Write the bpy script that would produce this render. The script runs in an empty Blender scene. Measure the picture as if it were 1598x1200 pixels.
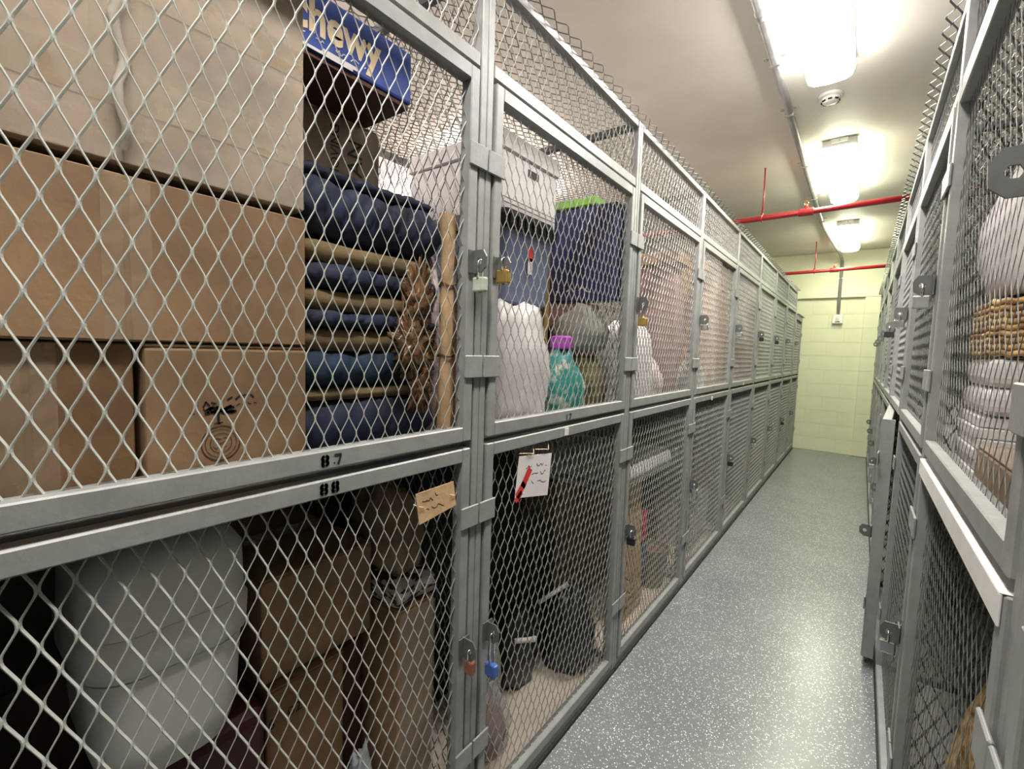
import bpy, bmesh, math, random
from mathutils import Matrix, Vector, noise
R = math.radians
SC = bpy.context.scene
COL = SC.collection
random.seed(7)

# ------------------------------------------------------------------ camera
CAM_H, YAW, PITCH, ROLL, FPX = 1.3547, 0.6469, 0.0762, -0.0324, 720.0
cy, sy, cp, sp, cr, sr = math.cos(YAW), math.sin(YAW), math.cos(PITCH), math.sin(PITCH), math.cos(ROLL), math.sin(ROLL)
r0 = Vector((cy, sy, 0)); f0 = Vector((-sy, cy, 0)); z0 = Vector((0, 0, 1))
fw = f0 * cp - z0 * sp
u0 = z0 * cp + f0 * sp
rt = r0 * cr - u0 * sr
up = r0 * sr + u0 * cr
cam_d = bpy.data.cameras.new('camera'); cam = bpy.data.objects.new('camera', cam_d); COL.objects.link(cam)
m = Matrix.Identity(4)
for i in range(3):
    m[i][0], m[i][1], m[i][2] = rt[i], up[i], -fw[i]
m[2][3] = CAM_H
cam.matrix_world = m
cam_d.sensor_fit = 'HORIZONTAL'; cam_d.sensor_width = 36; cam_d.lens = 36 * FPX / 1598
cam_d.clip_start = 0.02
SC.camera = cam
# ------------------------------------------------------------------ world, exposure (closed room: no daylight)
w = bpy.data.worlds.new('world'); SC.world = w; w.use_nodes = True
w.node_tree.nodes['Background'].inputs[0].default_value = (0.8, 0.85, 0.8, 1)
w.node_tree.nodes['Background'].inputs[1].default_value = 0.02
SC.view_settings.view_transform = 'Standard'; SC.view_settings.look = 'None'
SC.view_settings.exposure = 1.25; SC.view_settings.gamma = 1.0; SC.view_settings.use_curve_mapping = False
# x, start along the aisle, tint, strength, label
LAMP = [(-.235, -.58, (1.0, .94, .88), (27.0, 8.0), 'ceiling lamp above the camera over the aisle'),
        (-.235, 1.72, (1.0, .94, .89), (38.0, 9.0), 'nearest bright fluorescent ceiling lamp, cut by the top of the picture'),
        (-.235, 3.98, (.98, 1.0, .76), (27.0, 10.0), 'middle fluorescent ceiling lamp just before the red pipe'),
        (-.235, 6.32, (.98, 1.0, .74), (21.0, 9.0), 'farthest fluorescent ceiling lamp close to the far wall'),
        (-2.55, -.50, (1.0, .90, .86), (48.0, 20.0), 'added unseen lamp over the next aisle behind the nearest left cages'),  # this and the next: unseen lamps added to fill the cage interiors
        (-2.55, 2.60, (1.0, .90, .86), (48.0, 20.0), 'added unseen lamp over the next aisle behind the third left cage')]

XL, XR = -0.75, 0.141           # faces of the two locker rows
DEP = 1.10                      # locker depth
BAY = 0.9144
LY = [-0.053, 0.861] + [1.7756 + BAY * k for k in range(7)]      # 8 full bays on the left
RY = [-0.254 + BAY * k for k in range(10)]
ZC = 2.88; YW = 8.10
SHELF = 1.118; FLOOR = 0.05

# ------------------------------------------------------------------ materials
def mat(name, col, rough=0.6, metal=0.0, var=0.12, vscale=6.0, bump=0.0, bscale=60.0, alpha=1.0, emit=None, spec=0.5, stretch=(1, 1, 1), col2=None, lo=.35, hi=.65, trans=0.0):
    mt = bpy.data.materials.new(name); mt.use_nodes = True
    nt = mt.node_tree; b = nt.nodes['Principled BSDF']; L = nt.links.new
    b.inputs['Roughness'].default_value = rough; b.inputs['Metallic'].default_value = metal
    b.inputs['Specular IOR Level'].default_value = spec
    b.inputs['Transmission Weight'].default_value = trans
    tc = nt.nodes.new('ShaderNodeTexCoord'); mp = nt.nodes.new('ShaderNodeMapping'); mp.inputs['Scale'].default_value = stretch
    L(tc.outputs['Object'], mp.inputs[0])
    n = nt.nodes.new('ShaderNodeTexNoise'); n.inputs['Scale'].default_value = vscale; n.inputs['Detail'].default_value = 5
    L(mp.outputs[0], n.inputs['Vector'])
    rp = nt.nodes.new('ShaderNodeValToRGB')
    rp.color_ramp.elements[0].position = lo; rp.color_ramp.elements[1].position = hi
    a = tuple(max(0, c * (1 - var)) for c in col); z = col2 or tuple(min(1, c * (1 + var)) for c in col)
    rp.color_ramp.elements[0].color = (*a, 1); rp.color_ramp.elements[1].color = (*z, 1)
    L(n.outputs[0], rp.inputs[0]); L(rp.outputs[0], b.inputs['Base Color'])
    if bump:
        n2 = nt.nodes.new('ShaderNodeTexNoise'); n2.inputs['Scale'].default_value = bscale; n2.inputs['Detail'].default_value = 4
        L(mp.outputs[0], n2.inputs['Vector'])
        bp = nt.nodes.new('ShaderNodeBump'); bp.inputs['Strength'].default_value = bump; bp.inputs['Distance'].default_value = 0.004
        L(n2.outputs[0], bp.inputs['Height']); L(bp.outputs[0], b.inputs['Normal'])
    if alpha < 1: b.inputs['Alpha'].default_value = alpha
    if emit:
        b.inputs['Emission Color'].default_value = (*emit[0], 1); b.inputs['Emission Strength'].default_value = emit[1]
    return mt

M = {}
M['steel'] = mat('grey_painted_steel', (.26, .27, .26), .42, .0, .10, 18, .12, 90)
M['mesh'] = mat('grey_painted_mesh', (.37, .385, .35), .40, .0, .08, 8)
M['mesh_dark'] = mat('dark_grey_mesh', (.075, .078, .075), .5, .0, .08, 8)  # backlit look of roof, side and back mesh put into the colour
M['steel_dark'] = mat('dark_grey_steel', (.06, .063, .063), .5, .0, .1, 18)  # side bars darkened in colour for their silhouetted look
M['hasp'] = mat('dull_dark_steel', (.12, .125, .12), .45, .2, .15, 18)
M['mesh_right'] = mat('darker_grey_mesh', (.15, .155, .145), .42, .0, .1, 8)  # mesh of the right-hand cages, darker than the left
M['galv'] = mat('galvanised_steel', (.45, .46, .46), .35, .7, .1, 20)
M['brass'] = mat('brass', (.55, .38, .12), .35, .8, .15, 30)
M['chrome'] = mat('chrome', (.7, .7, .7), .2, 1.0, .05)
M['card'] = mat('cardboard', (.31, .195, .105), .75, 0, .22, 7, .2, 90)
M['card_dark'] = mat('cardboard_dark', (.25, .145, .07), .75, 0, .2, 6, .2, 90)
M['card_pale'] = mat('cardboard_pale', (.33, .235, .155), .7, 0, .26, 5, .2, 90)
M['kraft'] = mat('kraft_paper', (.55, .37, .2), .7, 0, .2, 14, .3, 60)
M['tape'] = mat('clear_packing_tape', (.55, .42, .28), .12, 0, .1, 12, .25, 50, alpha=.45)
M['film'] = mat('stretch_film', (.72, .68, .6), .07, 0, .1, 20, 1.0, 22, alpha=.26)
M['filmbrown'] = mat('brown_stretch_film', (.17, .095, .045), .10, 0, .6, 22, 1.0, 55)
M['filmrope'] = mat('twisted_stretch_film', (.62, .58, .5), .06, 0, .2, 20, .6, 40, alpha=.65)
M['ink'] = mat('black_ink', (.015, .014, .014), .7)
M['inkfade'] = mat('faded_ink', (.10, .055, .035), .8)
M['navy'] = mat('navy_quilted_cloth', (.011, .017, .042), .75, 0, .5, 9, .5, 45)
M['teal'] = mat('navy_teal_cloth', (.009, .026, .055), .75, 0, .4, 9, .4, 45)
M['tan'] = mat('tan_felt', (.19, .135, .065), .9, 0, .2, 10, .4, 70)
M['bluebox'] = mat('blue_printed_card', (.04, .075, .30), .5, 0, .15, 6, .05, 80)
M['brown'] = mat('dark_brown_card', (.085, .035, .02), .75, 0, .2, 6, .1, 80)
M['cream'] = mat('cream_print', (.75, .6, .38), .6)
M['white'] = mat('white_plastic', (.72, .72, .70), .45, 0, .05, 4)
M['whitecard'] = mat('white_card', (.70, .67, .66), .65, 0, .06, 5)
M['bagwhite'] = mat('white_bag_plastic', (.78, .74, .74), .35, 0, .12, 9, .9, 16)
M['bagpink'] = mat('pinkish_bag_plastic', (.62, .5, .5), .5, 0, .15, 9, .35, 30)
M['bagblack'] = mat('black_bag_plastic', (.018, .02, .022), .28, 0, .3, 9, .5, 25)
M['baggrey'] = mat('grey_green_bag', (.28, .29, .25), .45, 0, .25, 12, .5, 30)
M['black'] = mat('black_filler_cloth', (.008, .008, .009), .9, 0, .2, 9)
M['blackpl'] = mat('black_plastic', (.015, .015, .018), .4)
M['slate'] = mat('slate_blue_plastic', (.13, .155, .25), .45, 0, .08, 6)
M['navyflat'] = mat('navy_card', (.022, .028, .12), .5, 0, .2, 6)
M['lime'] = mat('lime_plastic', (.25, .58, .06), .5)
M['tealbag'] = mat('teal_patterned_cloth', (.02, .36, .33), .6, 0, .3, 30, .3, 30, col2=(.60, .62, .50), lo=.50, hi=.66)
M['magenta'] = mat('magenta_plastic', (.55, .08, .60), .4)
M['olive'] = mat('olive_brown_cloth', (.16, .12, .04), .8, 0, .5, 16, .4, 30)
M['maroon'] = mat('maroon_vinyl', (.055, .008, .012), .5, 0, .2, 8)
M['mauve'] = mat('mauve_cloth', (.34, .20, .19), .9, 0, .12, 8, .2, 60)
M['wood'] = mat('plain_wood', (.46, .28, .15), .6, 0, .2, 5, .1, 40, stretch=(6, 6, .8))
M['ply'] = mat('pale_plywood', (.74, .64, .54), .65, 0, .10, 5, .06, 60)
M['backsheet'] = mat('olive_grey_hardboard', (.36, .35, .27), .7, 0, .12, 6)
M['shelf'] = mat('galvanised_shelf', (.25, .25, .24), .5, .2, .1, 6)
M['red'] = mat('red_pipe_paint', (.27, .010, .013), .35, 0, .12, 12)
M['redpl'] = mat('red_marker', (.6, .03, .03), .6)
M['pink'] = mat('hot_pink_plastic', (.6, .04, .09), .5)
M['bluebag'] = mat('blue_cloth', (.06, .08, .22), .8, 0, .3, 12)
M['pot'] = mat('stone_grey_pot', (.22, .21, .17), .6, 0, .15, 12)
M['redbrown'] = mat('red_brown_card', (.25, .10, .06), .7, 0, .15, 8)
M['yellow'] = mat('pale_yellow_sack', (.55, .45, .2), .6, 0, .35, 14, .4, 25)
M['amber'] = mat('amber_wicker', (.45, .2, .05), .5, 0, .6, 40, .6, 50, col2=(.75, .5, .2))
M['lace'] = mat('white_lace_cloth', (.68, .55, .55), .8, 0, .35, 60, .4, 50)
M['zebra'] = mat('zebra_stripe_cloth', (.02, .02, .02), .7, 0, .1, 26, 0, 30, col2=(.5, .46, .42), lo=.48, hi=.52, stretch=(1, 1, 2.2))
M['burlap'] = mat('tan_burlap', (.26, .2, .12), .9, 0, .3, 14, .5, 40)
M['clear'] = mat('clear_crinkled_plastic', (.8, .78, .78), .12, 0, .1, 20, .8, 25, alpha=.35)
M['palebag'] = mat('pale_blue_plastic_bag', (.42, .48, .52), .3, 0, .2, 14, .5, 25)
M['lens'] = None
M['fixture'] = mat('white_enamel', (.75, .75, .72), .4)
M['conduit'] = mat('galvanised_conduit', (.30, .30, .29), .4, .4, .12, 10)
M['foot'] = mat('black_base_strip', (.012, .012, .012), .7)
M['stonewhite'] = mat('white_masking_tape', (.66, .66, .64), .7, 0, .06, 12, .2, 50)
M['bluetag'] = mat('blue_lock_bumper', (.06, .12, .4), .4)
M['palegreen'] = mat('tape_wrapped_lock', (.42, .48, .40), .7, 0, .2, 20, .3, 40)

def wall_mat(name, col, bump, bscale, var=.05):
    return mat(name, col, .55, 0, var, 1.6, bump, bscale)
M['wall'] = wall_mat('yellow_cream_wall_paint', (.70, .71, .52), .3, 14)
M['ceil'] = wall_mat('cream_ceiling_paint', (.77, .74, .66), .5, 9, .07)
M['lwall'] = wall_mat('pale_plaster_paint', (.72, .63, .58), .3, 12)

M['rwall'] = wall_mat('grey_wall_paint', (.22, .21, .19), .3, 12)

def floor_mat():
    mt = bpy.data.materials.new('grey_blue_flake_epoxy'); mt.use_nodes = True
    nt = mt.node_tree; b = nt.nodes['Principled BSDF']; L = nt.links.new
    tc = nt.nodes.new('ShaderNodeTexCoord')
    n = nt.nodes.new('ShaderNodeTexNoise'); n.inputs['Scale'].default_value = 2.5; n.inputs['Detail'].default_value = 4
    L(tc.outputs['Object'], n.inputs['Vector'])
    base = nt.nodes.new('ShaderNodeValToRGB')
    base.color_ramp.elements[0].position = .35; base.color_ramp.elements[0].color = (.155, .172, .180, 1)
    base.color_ramp.elements[1].position = .7; base.color_ramp.elements[1].color = (.20, .217, .222, 1)
    L(n.outputs[0], base.inputs[0])
    prev = base.outputs[0]
    for sc, thr, c in ((300, .78, (.11, .13, .155, 1)), (210, .76, (.40, .43, .43, 1)), (210, .88, (.85, .87, .87, 1))):
        v = nt.nodes.new('ShaderNodeTexVoronoi'); v.inputs['Scale'].default_value = sc
        L(tc.outputs['Object'], v.inputs['Vector'])
        sep = nt.nodes.new('ShaderNodeSeparateColor'); L(v.outputs['Color'], sep.inputs[0])
        g = nt.nodes.new('ShaderNodeMath'); g.operation = 'GREATER_THAN'; g.inputs[1].default_value = thr
        L(sep.outputs[0], g.inputs[0])
        d = nt.nodes.new('ShaderNodeMath'); d.operation = 'LESS_THAN'; d.inputs[1].default_value = .45
        L(v.outputs['Distance'], d.inputs[0])
        mu = nt.nodes.new('ShaderNodeMath'); mu.operation = 'MULTIPLY'; L(g.outputs[0], mu.inputs[0]); L(d.outputs[0], mu.inputs[1])
        mx = nt.nodes.new('ShaderNodeMix'); mx.data_type = 'RGBA'
        L(mu.outputs[0], mx.inputs['Factor']); L(prev, mx.inputs['A']); mx.inputs['B'].default_value = c
        prev = mx.outputs['Result']
    L(prev, b.inputs['Base Color'])
    b.inputs['Roughness'].default_value = .28
    n2 = nt.nodes.new('ShaderNodeTexNoise'); n2.inputs['Scale'].default_value = 70; L(tc.outputs['Object'], n2.inputs['Vector'])
    bp = nt.nodes.new('ShaderNodeBump'); bp.inputs['Strength'].default_value = .12; bp.inputs['Distance'].default_value = .003
    L(n2.outputs[0], bp.inputs['Height']); L(bp.outputs[0], b.inputs['Normal'])
    return mt
M['floor'] = floor_mat()

# ------------------------------------------------------------------ mesh helpers
class MB:
    def __init__(s): s.v = []; s.f = []
    def box(s, x0, x1, y0, y1, z0, z1, T=None):
        b = len(s.v); P = [(x, y, z) for z in (z0, z1) for y in (y0, y1) for x in (x0, x1)]
        s.v += [tuple(T @ Vector(p)) for p in P] if T else P
        s.f += [tuple(b + i for i in q) for q in ((0, 2, 3, 1), (4, 5, 7, 6), (0, 1, 5, 4), (2, 6, 7, 3), (0, 4, 6, 2), (1, 3, 7, 5))]
        return s
    def tube(s, pts, r, n=10, cap=True):
        pts = [Vector(p) for p in pts]; rr = r if isinstance(r, (list, tuple)) else [r] * len(pts)
        b = len(s.v); ref = None
        for i, p in enumerate(pts):
            d = (pts[min(i + 1, len(pts) - 1)] - pts[max(i - 1, 0)]).normalized()
            if ref is None: ref = Vector((0, 0, 1)) if abs(d.z) < .9 else Vector((1, 0, 0))
            a = (ref - d * ref.dot(d)).normalized(); ref = a; c = d.cross(a)
            for k in range(n):
                t = 2 * math.pi * k / n
                s.v.append(tuple(p + (a * math.cos(t) + c * math.sin(t)) * rr[i]))
        for i in range(len(pts) - 1):
            for k in range(n):
                q = b + i * n
                s.f.append((q + k, q + (k + 1) % n, q + n + (k + 1) % n, q + n + k))
        if cap:
            s.f.append(tuple(b + k for k in reversed(range(n)))); e = b + (len(pts) - 1) * n
            s.f.append(tuple(e + k for k in range(n)))
        return s
    def lathe(s, prof, c, n=24):
        b = len(s.v)
        for r, z in prof:
            for k in range(n):
                t = 2 * math.pi * k / n; s.v.append((c[0] + r * math.cos(t), c[1] + r * math.sin(t), c[2] + z))
        for i in range(len(prof) - 1):
            for k in range(n):
                q = b + i * n; s.f.append((q + k, q + (k + 1) % n, q + n + (k + 1) % n, q + n + k))
        s.f.append(tuple(b + k for k in reversed(range(n)))); e = b + (len(prof) - 1) * n
        s.f.append(tuple(e + k for k in range(n)))
        return s
    def grid(s, P):          # P[i][j] points
        b = len(s.v); nj = len(P[0])
        for row in P: s.v += [tuple(p) for p in row]
        for i in range(len(P) - 1):
            for j in range(nj - 1):
                s.f.append((b + i * nj + j, b + i * nj + j + 1, b + (i + 1) * nj + j + 1, b + (i + 1) * nj + j))
        return s
    def mesh(s, name, off=(0, 0, 0), bevel=0, smooth=False, seg=1):
        me = bpy.data.meshes.new(name)
        o = Vector(off)
        me.from_pydata([tuple(Vector(p) - o) for p in s.v], [], s.f)
        bm = bmesh.new(); bm.from_mesh(me)
        if bevel:
            es = [e for e in bm.edges if len(e.link_faces) == 2 and e.calc_face_angle(0) > .5]
            bmesh.ops.bevel(bm, geom=es, offset=bevel, segments=seg, affect='EDGES', profile=.5, clamp_overlap=True)
        bmesh.ops.recalc_face_normals(bm, faces=bm.faces)
        bm.to_mesh(me); bm.free()
        if smooth:
            for p in me.polygons: p.use_smooth = True
        return me

def obj(name, me, material, parent=None):
    o = bpy.data.objects.new(name, me); COL.objects.link(o)
    if not me.materials: me.materials.append(M[material] if isinstance(material, str) else material)
    if parent: o.parent = parent
    return o
BASE = {}
def thing(name, label, cat, loc, group=None, rot=0):
    o = bpy.data.objects.new(name, None); COL.objects.link(o); o.empty_display_size = .05
    o.location = loc; o.rotation_euler = (0, 0, rot); o['label'] = label; o['category'] = cat
    if group: o['group'] = group
    BASE[o] = Vector(loc)
    return o
def part(name, mb, material, parent, bevel=0, smooth=False, seg=1):   # vertices in world coordinates
    off = BASE[parent]
    o = obj(name, mb.mesh(name, off, bevel, smooth, seg), material, parent); BASE[o] = off
    return o
def single(name, label, cat, mb, material, loc, group=None, bevel=0, smooth=False, seg=1):
    o = obj(name, mb.mesh(name, loc, bevel, smooth, seg), material); o.location = loc
    o['label'] = label; o['category'] = cat; BASE[o] = Vector(loc)
    if group: o['group'] = group
    return o
def structure(name, mb, material, parent=None, bevel=0):
    o = obj(name, mb.mesh(name, (0, 0, 0), bevel), material, parent); BASE[o] = Vector((0, 0, 0))
    if not parent: o['kind'] = 'structure'
    return o

# ------------------------------------------------------------------ flat print: letters and strokes as thin meshes
def frame_x(x):        # reading plane facing +X (towards the aisle from the left row): right = +Y, up = +Z
    return Matrix(((0, 0, 1, x), (1, 0, 0, 0), (0, 1, 0, 0), (0, 0, 0, 1)))
def text_mb(body, size, T, bold=0):
    cu = bpy.data.curves.new('t', 'FONT'); cu.body = body; cu.size = size; cu.align_x = 'CENTER'; cu.align_y = 'CENTER'; cu.resolution_u = 3; cu.offset = bold
    o = bpy.data.objects.new('t', cu); COL.objects.link(o)
    dg = bpy.context.evaluated_depsgraph_get(); me = bpy.data.meshes.new_from_object(o.evaluated_get(dg))
    mb = MB(); mb.v = [tuple(T @ v.co) for v in me.vertices]; mb.f = [tuple(p.vertices) for p in me.polygons]
    bpy.data.objects.remove(o); bpy.data.meshes.remove(me); bpy.data.curves.remove(cu)
    return mb
def stroke(mb, pts, wd, T):
    for (a, b) in zip(pts[:-1], pts[1:]):
        a = Vector((a[0], a[1], 0)); b = Vector((b[0], b[1], 0)); d = (b - a)
        if d.length < 1e-6: continue
        n = Vector((-d.y, d.x, 0)).normalized() * wd / 2; e = d.normalized() * wd * .3
        k = len(mb.v)
        mb.v += [tuple(T @ p) for p in (a - e - n, b + e - n, b + e + n, a - e + n)]; mb.f.append((k, k + 1, k + 2, k + 3))
    return mb
def scribble(mb, u, v, length, h, wd, T, seed, slope=0):
    rn = random.Random(seed); x = 0; pts = []
    while x < length:
        pts.append((u + x, v + slope * x + rn.uniform(-h, h) / 2)); x += rn.uniform(.3, .8) * h
        if rn.random() < .25:
            if len(pts) > 1: stroke(mb, pts, wd, T)
            pts = []; x += h * .4
    if len(pts) > 1: stroke(mb, pts, wd, T)
    return mb
def arc_pts(cx, cyy, rx, ry, a0, a1, n=8):
    return [(cx + rx * math.cos(R(a0 + (a1 - a0) * i / n)), cyy + ry * math.sin(R(a0 + (a1 - a0) * i / n))) for i in range(n + 1)]
def stencil8(mb, u, v, h, T):
    wd = h * .24
    for c in (v + h * .22, v - h * .22):
        stroke(mb, arc_pts(u, c, h * .26, h * .2, 112, 248), wd, T); stroke(mb, arc_pts(u, c, h * .26, h * .2, 68, -68), wd, T)
def stencil7(mb, u, v, h, T):
    stroke(mb, [(u - h * .26, v + h * .36), (u + h * .28, v + h * .36)], h * .24, T)
    stroke(mb, [(u + h * .26, v + h * .22), (u + h * .05, v - h * .42)], h * .22, T)
    stroke(mb, [(u - h * .36, v - h * .30), (u - h * .30, v - h * .30)], h * .14, T)

# ------------------------------------------------------------------ expanded steel mesh (each strand a tilted swept strip)
SW, LW = 0.0335, 0.073
def expanded(U, V, fn, alpha=50, wd=.0043, th=.0016):
    """zigzag strands side by side along u, running along v; fn(u,v,n) -> point"""
    mb = MB(); ca, sa = math.cos(R(alpha)), math.sin(R(alpha))
    cor = [(-wd / 2, -th / 2), (wd / 2, -th / 2), (wd / 2, th / 2), (-wd / 2, th / 2)]
    K = int(U / (SW / 2)); off = (U - K * SW / 2) / 2
    prof = ((-.0065, .84), (-.0022, 1), (.0022, 1), (.0065, .84))
    for k in range(K):
        uc = off + (k + .5) * SW / 2; st = []
        m_ = 0
        while True:
            v = m_ * LW / 2
            if v - .011 > V: break
            sgn = -1 if (m_ + k) % 2 == 0 else 1
            u = sgn * (SW / 4 - wd * ca / 2); n = -sgn * wd * sa / 2
            for dv, q in prof:
                if -1e-6 <= v + dv <= V: st.append((uc + u * q, v + dv, n * q))
            m_ += 1
        b = len(mb.v)
        for (u, v, n) in st:
            for (p, q) in cor: mb.v.append(tuple(fn(u + p * ca - q * sa, v, n + p * sa + q * ca)))
        for i in range(len(st) - 1):
            for j in range(4):
                a = b + i * 4; mb.f.append((a + j, a + (j + 1) % 4, a + 4 + (j + 1) % 4, a + 4 + j))
    return mb
CACHE = {}
def cached(key, fn):
    if key not in CACHE: CACHE[key] = fn()
    return CACHE[key]

# ------------------------------------------------------------------ the room shell
structure('floor', MB().box(-3.5, 1.9, -3.2, YW + .3, -.1, 0), 'floor')
structure('ceiling', MB().box(-3.5, 1.9, -3.2, YW + .3, ZC, ZC + .12), 'ceil')
structure('wall_left', MB().box(-3.5, -3.2, -3.2, YW + .3, 0, ZC), 'lwall')
structure('wall_right', MB().box(1.45, 1.9, -3.2, YW + .3, 0, ZC), 'rwall')
structure('wall_back', MB().box(-3.2, 1.45, -3.2, -3.0, 0, ZC), 'rwall')
wf = structure('wall_far', MB().box(-3.2, 1.45, YW + .034, YW + .3, 0, ZC), 'wall')
structure('lintel', MB().box(-3.2, 1.45, YW - .02, YW + .034, 2.235, ZC), 'wall', wf, .006)
structure('pilaster', MB().box(-.03, 1.45, YW - .02, YW + .034, 0, 2.235), 'wall', wf, .008)
# painted blocks in the recess of the far wall
bl = {}
for row in range(11):
    z = .005 + row * .2
    x = -1.03 + (.2 if row % 2 else 0)
    while x < -.04:
        x1 = min(x + .4, -.032); wid = round(x1 - x, 3)
        me = cached(('block', wid), lambda: MB().box(.0004, wid - .0004, YW + .031, YW + .0345, .0010, .1990).mesh('block', (0, 0, 0), .0015))
        o = obj('block', me, 'wall', wf); o.location = (x, random.uniform(-.001, .001), z)
        x += .4
for row in range(11):
    z = .005 + row * .2
    me = cached('pblock', lambda: MB().box(-.028, .36, YW - .0225, YW - .018, .0015, .1985).mesh('block', (0, 0, 0), .0015))
    o = obj('block', me, 'wall', wf); o.location = (0, random.uniform(-.001, .001), z)

# ------------------------------------------------------------------ storage cages
TOP = 2.25
def door_bars(x0, x1, z0, z1, fb=.028):
    mb = MB()
    y0, y1 = -.004, .028
    mb.box(x0, x0 + fb, y0, y1, z0, z1).box(x1 - fb, x1, y0, y1, z0, z1)
    mb.box(x0 + fb, x1 - fb, y0, y1, z1 - .033, z1).box(x0 + fb, x1 - fb, y0, y1, z0, z0 + .035)
    return mb
def hasp_mesh():
    bm = bmesh.new()
    # rounded tab standing out from the stile with a hole, built as an outline with thickness
    out = [(0, -.026), (-.030, -.026), (-.044, -.014), (-.046, .010), (-.036, .026), (0, .026)]
    hole = [(-.026 + .008 * math.cos(R(a)), .008 * math.sin(R(a))) for a in range(0, 360, 60)]
    mb = MB()
    n = len(out)
    # ring of quads between outline and hole (angle matched)
    ang = lambda p: math.atan2(p[1], p[0] + .024)
    for s_, x in ((0, 0), (1, .004)):
        mb.v += [(x, y, z) for y, z in out] + [(x, y, z) for y, z in hole]
    h6 = [3, 4, 5, 0, 1, 2]
    order_out = [2, 3, 4, 5, 0, 1]
    order_h = [3, 2, 1, 0, 5, 4]
    for i in range(6):
        a, b = order_out[i], order_out[(i + 1) % 6]; c, d = order_h[i], order_h[(i + 1) % 6]
        mb.f.append((a, b, 6 + d, 6 + c)); mb.f.append((12 + b, 12 + a, 18 + c, 18 + d))
        mb.f.append((6 + c, 6 + d, 18 + d, 18 + c))
    for i in range(6):
        j = (i + 1) % 6; mb.f.append((i, 12 + i, 12 + j, j))
    bm.free()
    mb.box(-.016, .022, -.007, -.004, -.026, .026)
    return mb.mesh('hasp')
def door(kind, x0, x1, z0, z1, hs, plates, root, side):
    d = obj(kind, cached((kind, x0, x1, z0, z1), lambda: door_bars(x0, x1, z0, z1).mesh(kind, (0, 0, 0), .0025)), 'steel', root)
    U, V = x1 - x0 - .036, z1 - z0 - .036
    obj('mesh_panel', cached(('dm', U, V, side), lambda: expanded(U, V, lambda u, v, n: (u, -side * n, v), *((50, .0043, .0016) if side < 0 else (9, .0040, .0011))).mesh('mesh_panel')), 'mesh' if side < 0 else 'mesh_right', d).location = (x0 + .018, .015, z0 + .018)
    for z in plates:
        for near in (0, 1):
            me = cached('plate', lambda: MB().box(-.031, .031, -.010, -.0045, -.027, .027).mesh('strap_plate', (0, 0, 0), .002))
            obj('strap_plate', me, 'steel', d).location = (x0 + .002 if not near else x1 - .002, 0, z)
    hz = 1.555 if z0 > 1 else .61
    obj('hasp', cached('hasp', hasp_mesh), 'hasp', d).location = (x0 + .012 if hs == 0 else x1 - .016, -.004, hz)
    return d
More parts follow.
